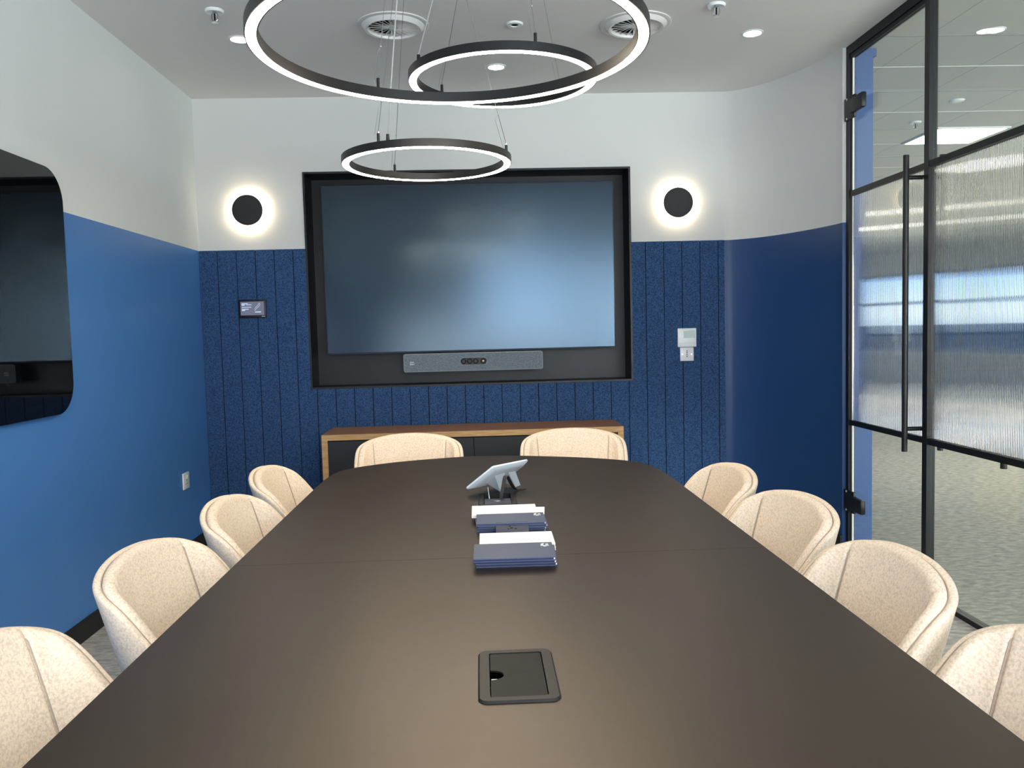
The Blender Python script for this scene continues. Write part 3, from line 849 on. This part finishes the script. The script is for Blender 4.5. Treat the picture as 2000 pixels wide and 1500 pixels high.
notebook((0.078, 1.918), TZ, -0.02, 'white', 'lower of the two white notebooks directly behind the near navy pile', G3, mark=None, L=.118)
notebook((0.0765, 1.917), TZ + .0083, -0.01, 'white', 'white notebook with faint grey ring mark behind the near navy pile', G3, mark='ringL', L=.118)
for k in range(4):
    notebook((0.069 + .002 * k - (.006 if k == 3 else 0), 2.092 - .004 * k), TZ + .0072 * k, (0.0, -0.02, 0.01, 0.0)[k], 'navy',
             ['navy notebook lowest in the far pile of four', 'navy notebook second from the bottom of the far pile',
              'navy notebook second from the top of the far pile', 'navy notebook with white mark on top of the far pile'][k],
             G2, mark='logo' if k == 3 else None, th=.0069, L=.108)
notebook((0.064, 2.202), TZ, 0.06, 'white', 'white notebook lowest in the pile before the open cable hatch', G4, mark=None, L=.110)
notebook((0.078, 2.208), TZ + .0083, -0.09, 'white', 'white notebook in the middle, its corner poking out to the right', G4, mark=None, L=.110)
notebook((0.056, 2.200), TZ + .0166, 0.0, 'white', 'white notebook on top of the pile before the open cable hatch', G4, mark='ringR', L=.118)
# charcoal device leaning on the far navy pile
t_ = thing('presentation_device', (0.071, 2.0185, TZ + 0.0012), 'flat charcoal plastic device leaning against the front of the far navy notebooks', 'device')
t_.rotation_euler = (math.radians(52), 0, 0.01)
bm = B(); box(bm, -.042, .042, 0.0, .032, 0, .006, .0018); finish('casing', bm, M['slab'], t_)
bm = B()
for a, b_, c, d in ((-.009, -.003, .018, .022), (.001, .010, .020, .023), (-.006, .002, .012, .016), (.005, .011, .010, .014), (-.012, -.008, .010, .013)): box(bm, a, b_, c, d, .006, .0064)
finish('emblem', bm, M['blacksoft'], t_, smooth=False)

# ------------------------------------------------------------------ touch tablet on its stand
A_, B_, C_, D_ = [Vector(v) for v in ((-0.052, 2.513, 0.760), (0.034, 2.451, 0.837), (0.151, 2.606, 0.831), (0.065, 2.668, 0.754))]
C_ = B_ + (D_ - A_)
t_ = thing('touch_tablet', tuple(D_.lerp(A_, 0.5)), 'white touch control tablet seen from behind, tilted on a wedge stand by the open hatch', 'tablet')
org = t_.location.copy()
ux = (D_ - A_).normalized(); uy_ = (B_ - A_); uy_ = (uy_ - ux * uy_.dot(ux)).normalized(); un = ux.cross(uy_)
if un.z < 0: un = -un
Wt, Lt = (D_ - A_).length, (B_ - A_).length
MX = Matrix(((ux.x, uy_.x, un.x, A_.x - org.x), (ux.y, uy_.y, un.y, A_.y - org.y), (ux.z, uy_.z, un.z, A_.z - org.z), (0, 0, 0, 1)))
def slab_pts(i, r): return rrect(i, Wt - i, i, Lt - i, r, 6)
bm = B()
levels = [(0.0, 0.002, 0.008), (0.004, 0.0, 0.008), (0.008, 0.0, 0.008), (0.009, 0.002, 0.007)]
levels = [(-0.006, 0.016, 0.006), (0.0, 0.003, 0.008), (0.003, 0.0, 0.008), (0.0075, 0.0, 0.008), (0.0085, 0.0015, 0.007)]
rings = [[bm.verts.new((x, y, z)) for x, y in slab_pts(i, r)] for z, i, r in levels]
for a, b_ in zip(rings[:-1], rings[1:]):
    for k in range(len(a)): bm.faces.new((a[k], a[(k + 1) % len(a)], b_[(k + 1) % len(a)], b_[k]))
bm.faces.new(rings[0][::-1]); bm.faces.new(rings[-1])
bmesh.ops.transform(bm, matrix=MX, verts=bm.verts); finish('body', bm, M['plastic_pale'], t_)
bm = B(); prism(bm, slab_pts(0.010, 0.003), 0.0086, 0.0090); bmesh.ops.transform(bm, matrix=MX, verts=bm.verts)
finish('display', bm, M['glassboard'], t_, smooth=False)
# stand: two fins from the back of the tablet down to the table
def solid(bm, top, bot):
    T = [bm.verts.new(v) for v in top]; Bo = [bm.verts.new(v) for v in bot]
    n = len(T); bm.faces.new(T); bm.faces.new(Bo[::-1])
    for k in range(n): bm.faces.new((T[k], Bo[k], Bo[(k + 1) % n], T[(k + 1) % n]))
def onslab(u, v, h=-0.004): return MX @ Vector((u * Wt, v * Lt, h))
def loc(x, y, z): return Vector((x, y, z)) - org
bm = B()
solid(bm, [onslab(.26, .66), onslab(.52, .70), onslab(.50, .30), onslab(.30, .28)],
      [loc(0.054, 2.570, TZ + .0008), loc(0.060, 2.577, TZ + .0008), loc(0.067, 2.596, TZ + .0008), loc(0.055, 2.596, TZ + .0008)])
solid(bm, [onslab(.60, .70), onslab(.84, .66), onslab(.80, .30), onslab(.60, .30)],
      [loc(0.106, 2.637, TZ + .0008), loc(0.124, 2.672, TZ + .0008), loc(0.113, 2.690, TZ + .0008), loc(0.098, 2.660, TZ + .0008)])
finish('stand_fin', bm, M['plastic_pale'], t_)
# flat black cable loop
t_ = thing('flat_cable', (0.056, 2.455, TZ), 'flat black cable rising in a loop from the open hatch to the tablet', 'cable')
bm = B()
path = [(0.002, -0.004, -0.028), (0.002, -0.006, 0.010), (0.007, 0.004, 0.040), (0.013, 0.018, 0.062), (0.020, 0.030, 0.066), (0.027, 0.046, 0.058), (0.036, 0.080, 0.034), (0.046, 0.120, 0.012), (0.054, 0.135, 0.0022), (0.075, 0.150, 0.0022)]
path = [(-.002, 0.000, -.010), (-.001, 0.000, .010), (.006, .010, .040), (.011, .018, .062), (.0165, .024, .067), (.022, .032, .060), (.034, .080, .030), (.046, .118, .008), (.056, .134, .0022), (.078, .150, .0022)]
pv = fine(path, 5); rings = []
for i, p in enumerate(pv):
    p = Vector(p); d = (Vector(pv[min(i + 1, len(pv) - 1)]) - Vector(pv[max(i - 1, 0)])).normalized()
    side = Vector((0.92, -0.38, 0)); side = (side - d * side.dot(d)).normalized(); nn = d.cross(side)
    rings.append([bm.verts.new(p + side * a + nn * c) for a, c in ((-.0055, -.0014), (.0055, -.0014), (.0055, .0014), (-.0055, .0014))])
for a, b_ in zip(rings[:-1], rings[1:]):
    for k in range(4): bm.faces.new((a[k], a[(k + 1) % 4], b_[(k + 1) % 4], b_[k]))
bm.faces.new(rings[0][::-1]); bm.faces.new(rings[-1])
finish('ribbon', bm, M['cable'], t_, angle=50)
t_ = thing('charging_cable', (0.018, 2.475, TZ), 'thin braided light cable dropping from the tablet into the open hatch', 'cable')
bm = B(); tube(bm, fine([(0.001, -.004, -.010), (0.0, -.003, .006), (-.002, .006, .020), (-.003, .016, .031)], 5), 0.0014)
finish('cord', bm, M['steel'], t_)

# ------------------------------------------------------------------ chairs
def spow(v, e): return math.copysign(abs(v) ** e, v)
def sm(x): x = max(0.0, min(1.0, x)); return x * x * (3 - 2 * x)
_half = [(0.0, 0.245), (0.10, 0.238), (0.175, 0.222), (0.222, 0.196), (0.250, 0.150), (0.260, 0.08), (0.260, 0.0), (0.256, -0.08), (0.246, -0.15), (0.232, -0.20)]
def _resample(pts, n):
    d = [0.0]
    for p, q in zip(pts[:-1], pts[1:]): d.append(d[-1] + math.hypot(q[0] - p[0], q[1] - p[1]))
    out = []; j = 0
    for i in range(n + 1):
        t = d[-1] * i / n
        while j < len(d) - 2 and d[j + 1] < t: j += 1
        u = (t - d[j]) / (d[j + 1] - d[j]); out.append((pts[j][0] + (pts[j + 1][0] - pts[j][0]) * u, pts[j][1] + (pts[j + 1][1] - pts[j][1]) * u))
    return out
HN = 400
HALF = _resample(fine([(-0.10, 0.238)] + _half, 12)[12:], HN)
def PP(f):       # f in -1..1 along the curve, 0 = middle of the back
    u = min(1.0, abs(f)) * HN; i = min(HN - 1, int(u)); v = u - i
    x = HALF[i][0] + (HALF[i + 1][0] - HALF[i][0]) * v; y = HALF[i][1] + (HALF[i + 1][1] - HALF[i][1]) * v
    return Vector((math.copysign(x, f), y))
def plan(phi, off, z, zt):
    f = phi / PH
    p = PP(f); e_ = 0.012
    q = PP(min(1, f + e_)) - PP(max(-1, f - e_))
    nrm = Vector((q.y, -q.x)).normalized()
    if nrm.dot(p) < 0: nrm = -nrm
    tt = (z - 0.40) / 0.38
    sc = 0.84 + 0.16 * (max(0, min(1, tt)) ** 0.6)
    y = p.y * sc + nrm.y * off + 0.075 * tt - 0.06
    x = p.x * sc + nrm.x * off
    return x, y
def ztop(phi, shell=0.0):
    p = PP(phi / PH)
    z = 0.7855 - 0.0435 * (abs(p.x) / 0.26) ** 2.3
    d = 0.147 - p.y
    dd = 0.5 * (d + math.sqrt(d * d + 0.0010)) - 0.0016
    z -= 2.03 * max(0, dd)
    lo = 0.605
    k = 0.02
    return 0.5 * (z + lo + math.sqrt((z - lo) ** 2 + k * k))
PH = math.radians(118); NS = 150
def chair_shell(off_out, off_in, drop, zbot, seam=False, flare=0.0):
    bm = B(); cols = []
    for i in range(NS + 1):
        phi = -PH + 2 * PH * i / NS
        zt = ztop(phi) - drop
        # taper the front edge of the wings
        edge = sm((PH - abs(phi)) / 0.20)
        zt = zbot + (zt - zbot) * (0.90 + 0.10 * edge)
        prof = []
        nz = 10
        r = (off_out - off_in) / 2; mid = (off_out + off_in) / 2
        re = r * (0.35 + 0.65 * edge)
        # groove where the centre panel meets the wings
        xw = abs(PP(phi / PH).x)
        gr = 0.0
        if seam:
            g_ = (xw - 0.186) / 0.0035
            if PP(phi / PH).y > 0.1: gr = -0.006 * math.exp(-g_ * g_)
            gr += 0.010 * sm((xw - 0.17) / 0.10) * -0.0
        for k in range(nz): prof.append((mid + re, zbot + (zt - r - zbot) * k / (nz - 1)))
        for k in range(1, 9):
            a = PI * k / 9; prof.append((mid + re * math.cos(a), zt - r + r * math.sin(a)))
        for k in range(nz - 1, -1, -1): prof.append((mid - re, zbot + (zt - r - zbot) * k / (nz - 1)))
        col_ = []
        for j, (o_, z) in enumerate(prof):
            g2_ = gr if j > nz + 3 else 0.0
            # padding swells a little over the inside
            if seam and j >= nz + 8:
                h_ = (z - zbot) / max(1e-6, zt - r - zbot); o_ -= 0.010 * math.sin(PI * min(1, h_)) * (1 - 0.3 * edge)
            x, y = plan(phi, o_ - g2_, z, zt)
            col_.append(bm.verts.new((x, y, z)))
        cols.append(col_)
    n = len(cols[0])
    for a, b_ in zip(cols[:-1], cols[1:]):
        for k in range(n): bm.faces.new((a[k], a[(k + 1) % n], b_[(k + 1) % n], b_[k]))
    bm.faces.new(cols[0]); bm.faces.new(cols[-1][::-1])
    return bm
def seam_tube():
    pts_all = []
    bm = B()
    pts = []
    for i in range(NS + 1):
        phi = -PH * 0.985 + 2 * PH * 0.985 * i / NS
        zt = ztop(phi) - 0.0075
        x, y = plan(phi, -0.0163, zt, zt); pts.append((x, y, zt))
    tube(bm, pts, 0.0013, n=6)
    return bm
def panel_seam(side):
    bm = B(); pts = []
    phi = next(PH * k / 2000 for k in range(2000) if PP(k / 2000).x >= 0.186) * side
    zt = ztop(phi)
    for k in range(21):
        z = zt - 0.012 - (zt - 0.012 - 0.47) * k / 20
        h_ = min(1, max(0, (z - 0.44) / (zt - 0.0172 - 0.44)))
        x, y = plan(phi, -0.045 - 0.010 * math.sin(PI * h_) * 0.7 + 0.0062 - (0.004 if k else -0.004), z, zt); pts.append((x, y, z))
    tube(bm, pts, 0.0014, n=6)
    return bm
def make_chair(loc, rz, label, group):
    t_ = thing('meeting_chair', loc, label, 'chair', group, rz)
    finish('outer_shell', chair_shell(0.0, -0.0165, 0.0025, 0.43), M['chairfelt'], t_, angle=60)
    finish('inner_upholstery', chair_shell(-0.0165, -0.045, 0.0, 0.44, seam=True), M['chairfelt'], t_, angle=60)
    finish('rim_seam', seam_tube(), M['seam'], t_)
    for sd in (-1, 1): finish('panel_seam', panel_seam(sd), M['seam'], t_)
    bm = B()
    P = []
    for k in range(48):
        a = 2 * PI * k / 48
        P.append((0.200 * spow(math.cos(a), .6), -0.045 + 0.200 * spow(math.sin(a), .6)))
    lv = [(0.395, .92), (0.405, .98), (0.43, 1.0), (0.455, .995), (0.468, .96), (0.474, .88), (0.476, .5)]
    rr = [[bm.verts.new((x * s, -0.045 + (y + .045) * s, z)) for x, y in P] for z, s in lv]
    for a, b_ in zip(rr[:-1], rr[1:]):
        for k in range(48): bm.faces.new((a[k], a[(k + 1) % 48], b_[(k + 1) % 48], b_[k]))
    bm.faces.new(rr[0][::-1]); bm.faces.new(rr[-1])
    finish('seat', bm, M['chairfelt'], t_)
    bm = B(); cyl(bm, (0, -.02, .394), (0, -.02, .375), .11, n=32)
    finish('swivel_plate', bm, M['black'], t_)
    for sx in (-1, 1):
        for sy in (-1, 1):
            bm = B(); cyl(bm, (sx * .07, -.02 + sy * .07, .380), (sx * .215, -.02 + sy * .215, 0.0), 0.014, 0.009, n=14)
            finish('leg', bm, M['black'], t_)
    return t_
GR, GL, GE = 'oatmeal felt chairs along the right side', 'oatmeal felt chairs along the left side', 'oatmeal felt chairs at the far end'
# local +y is the back of the chair
ch = make_chair((0.628, 1.600, 0), -PI / 2 + -0.011, 'oatmeal felt chair, second nearest on the right side of the table', GR)
dup(ch, (0.644, 1.069, 0), -PI / 2 + -0.017, 'oatmeal felt chair nearest the camera on the right side, cut by the picture edge', GR)
dup(ch, (0.650, 2.150, 0), -PI / 2 + 0.100, 'oatmeal felt chair, third along the right side, before the glass door hinge', GR)
dup(ch, (0.626, 2.665, 0), -PI / 2 + 0.015, 'oatmeal felt chair furthest along the right side, against the curved blue wall', GR)
dup(ch, (-0.604, 1.241, 0), PI / 2 + 0.019, 'oatmeal felt chair nearest the camera on the left side, cut by the picture edge', GL)
dup(ch, (-0.563, 1.833, 0), PI / 2 + -0.042, 'oatmeal felt chair, second nearest on the left side of the table', GL)
dup(ch, (-0.536, 2.379, 0), PI / 2 + 0.018, 'oatmeal felt chair, third along the left side, under the white socket', GL)
dup(ch, (-0.561, 2.937, 0), PI / 2 + 0.033, 'oatmeal felt chair furthest along the left side of the table', GL)
dup(ch, (-0.329, 3.608, 0), 0 + 0.036, 'oatmeal felt chair at the far end of the table, on the left', GE)
dup(ch, (0.415, 3.627, 0), 0 + -0.080, 'oatmeal felt chair at the far end of the table, on the right', GE)

# ------------------------------------------------------------------ office furniture glimpsed through ribbed glass
bm = B()
for k in range(9):
    box(bm, 10.6, 10.9, -6 + 2.3 * k, -5.7 + 2.3 * k, 0, H)
struct('trim_2', bm, mat('dark_column', rgb(52, 56, 58), 0.6))
bm = B(); box(bm, 6.0, 12.98, -7.9, 16.9, 0.0, 0.004)
struct('floor_office_vinyl', bm, mat('pale_polished_floor', rgb(205, 205, 200), 0.12, spec=0.9))
def divider(x, y, label):
    t_ = thing('desk_divider', (x, y, 0), label, 'divider', 'navy desk dividers in the office')
    bm = B(); box(bm, -.03, .03, -.85, .85, 0.86, 1.20, .01); finish('fabric_panel', bm, M['felt'], t_)
    for q in (-.7, .7):
        bm = B(); box(bm, -.02, .02, q - .02, q + .02, 0, .86); finish('post', bm, M['frame'], t_, smooth=False)
for k in range(6):
    divider(7.6, 2.0 + 1.9 * k, 'navy felt desk divider in the office, a dark band behind the ribbed glass')

# put every thing's Empty at the foot of the thing
for o in list(COL.objects):
    if o.type == 'EMPTY' and not o.parent and o.location.length < 1e-6 or o.name.startswith('glass_board'):
        if o.type != 'EMPTY': continue
        parts = [c for c in o.children] + [g for c in o.children for g in c.children]
        lo = Vector((1e9,) * 3); hi = Vector((-1e9,) * 3)
        for c in parts:
            for v in c.data.vertices:
                for k in range(3): lo[k] = min(lo[k], v.co[k]); hi[k] = max(hi[k], v.co[k])
        sh = Vector(((lo.x + hi.x) / 2, (lo.y + hi.y) / 2, lo.z))
        for me in set(c.data for c in parts): me.transform(Matrix.Translation(-sh))
        o.location = o.location + sh

# ------------------------------------------------------------------ world and lamps
wd = bpy.data.worlds.new('sky'); SC.world = wd; wd.use_nodes = True
nt = wd.node_tree; N = nt.nodes; L = nt.links
bg = N['Background']
tc = N.new('ShaderNodeTexCoord'); sp = N.new('ShaderNodeSeparateXYZ'); L.new(tc.outputs['Generated'], sp.inputs[0])
cr = N.new('ShaderNodeValToRGB'); e = cr.color_ramp.elements
e[0].position = 0.0; e[0].color = rgb(60, 66, 72)
e[1].position = 1.0; e[1].color = rgb(90, 150, 235)
for pos, c in ((0.485, rgb(100, 110, 118)), (0.505, rgb(205, 225, 245)), (0.54, rgb(120, 175, 240))):
    q = e.new(pos); q.color = c
mr = N.new('ShaderNodeMapRange'); mr.inputs[1].default_value = -1; mr.inputs[2].default_value = 1
L.new(sp.outputs['Z'], mr.inputs[0]); L.new(mr.outputs[0], cr.inputs[0]); L.new(cr.outputs[0], bg.inputs[0])
bg.inputs[1].default_value = 2.2

def area(name, loc, target, sx, sy, power, col):
    l = bpy.data.lights.new(name, 'AREA'); l.shape = 'RECTANGLE'; l.size = sx; l.size_y = sy; l.energy = power; l.color = col
    o = bpy.data.objects.new(name, l); COL.objects.link(o); o.location = loc
    d = Vector(target) - Vector(loc); o.rotation_euler = d.to_track_quat('-Z', 'Y').to_euler()
    return o
# daylight through the window behind the camera
area('daylight_rear_window', ((WX0 + WX1) / 2, YB + 0.03, (WZ0 + WZ1) / 2), ((WX0 + WX1) / 2, 2, 2.3), 1.3, 1.1, 50, (0.76, 0.88, 1.0))
area('fill_beside_partition', (1.93, -0.9, 1.5), (-1.7, 1.2, 1.2), 2.2, 1.6, 80, (0.80, 0.90, 1.0))  # unseen fill lamp inside the room, added in place of light through the partition
area('fill_near_end', (0.1, -1.2, 0.9), (0.1, 1.2, 2.7), 2.6, 1.4, 80, (1.0, 0.97, 0.94))  # unseen upward fill lamp, added to lift the ceiling
# unseen area lamps added to brighten the office
area('fill_office_up', (6.5, -3.0, 0.6), (4.5, 7, 2.7), 6, 3, 450, (1.0, 0.98, 0.95))  # added upward fill for the office ceiling
area('fill_office_front', (7.2, -7.6, 1.5), (6, 4, 0.6), 10, 2.2, 600, (0.95, 0.98, 1.0))  # added fill before the windowless front wall, never in view

sl = bpy.data.lights.new('low_sun', 'SUN'); sl.energy = 26; sl.angle = math.radians(1.0); sl.color = (1.0, 0.96, 0.90)
so = bpy.data.objects.new('low_sun', sl); COL.objects.link(so)
so.location = (20, 8, 8); so.rotation_euler = Vector((-math.cos(math.radians(17)), -0.35, -math.sin(math.radians(17)))).to_track_quat('-Z', 'Y').to_euler()

# ------------------------------------------------------------------ camera
cd = bpy.data.cameras.new('camera'); cam = bpy.data.objects.new('camera', cd); COL.objects.link(cam)
cd.sensor_width = 36.0; cd.sensor_fit = 'HORIZONTAL'; cd.lens = 1594.0 / 2000 * 36
cd.clip_start = 0.02
pitch, yaw, roll = -0.0641, 0.0391, -0.0252
cp, sp_ = math.cos(pitch), math.sin(pitch); cy, sy = math.cos(yaw), math.sin(yaw); crr, srr = math.cos(roll), math.sin(roll)
fwd = Vector((sy * cp, cy * cp, sp_)); right = Vector((cy, -sy, 0)); up = right.cross(fwd)
r2 = crr * right + srr * up; u2 = -srr * right + crr * up
cam.matrix_world = Matrix(((r2.x, u2.x, -fwd.x, 0), (r2.y, u2.y, -fwd.y, 0), (r2.z, u2.z, -fwd.z, 1.2483), (0, 0, 0, 1)))
SC.camera = cam

SC.view_settings.view_transform = 'Standard'
SC.view_settings.look = 'None'
SC.view_settings.exposure = 0.25
SC.cycles.use_denoising = True
SC.cycles.max_bounces = 10
SC.cycles.transparent_max_bounces = 16
SC.cycles.transmission_bounces = 8
SC.cycles.caustics_refractive = False
SC.cycles.caustics_reflective = False
SC.cycles.sample_clamp_indirect = 6.0
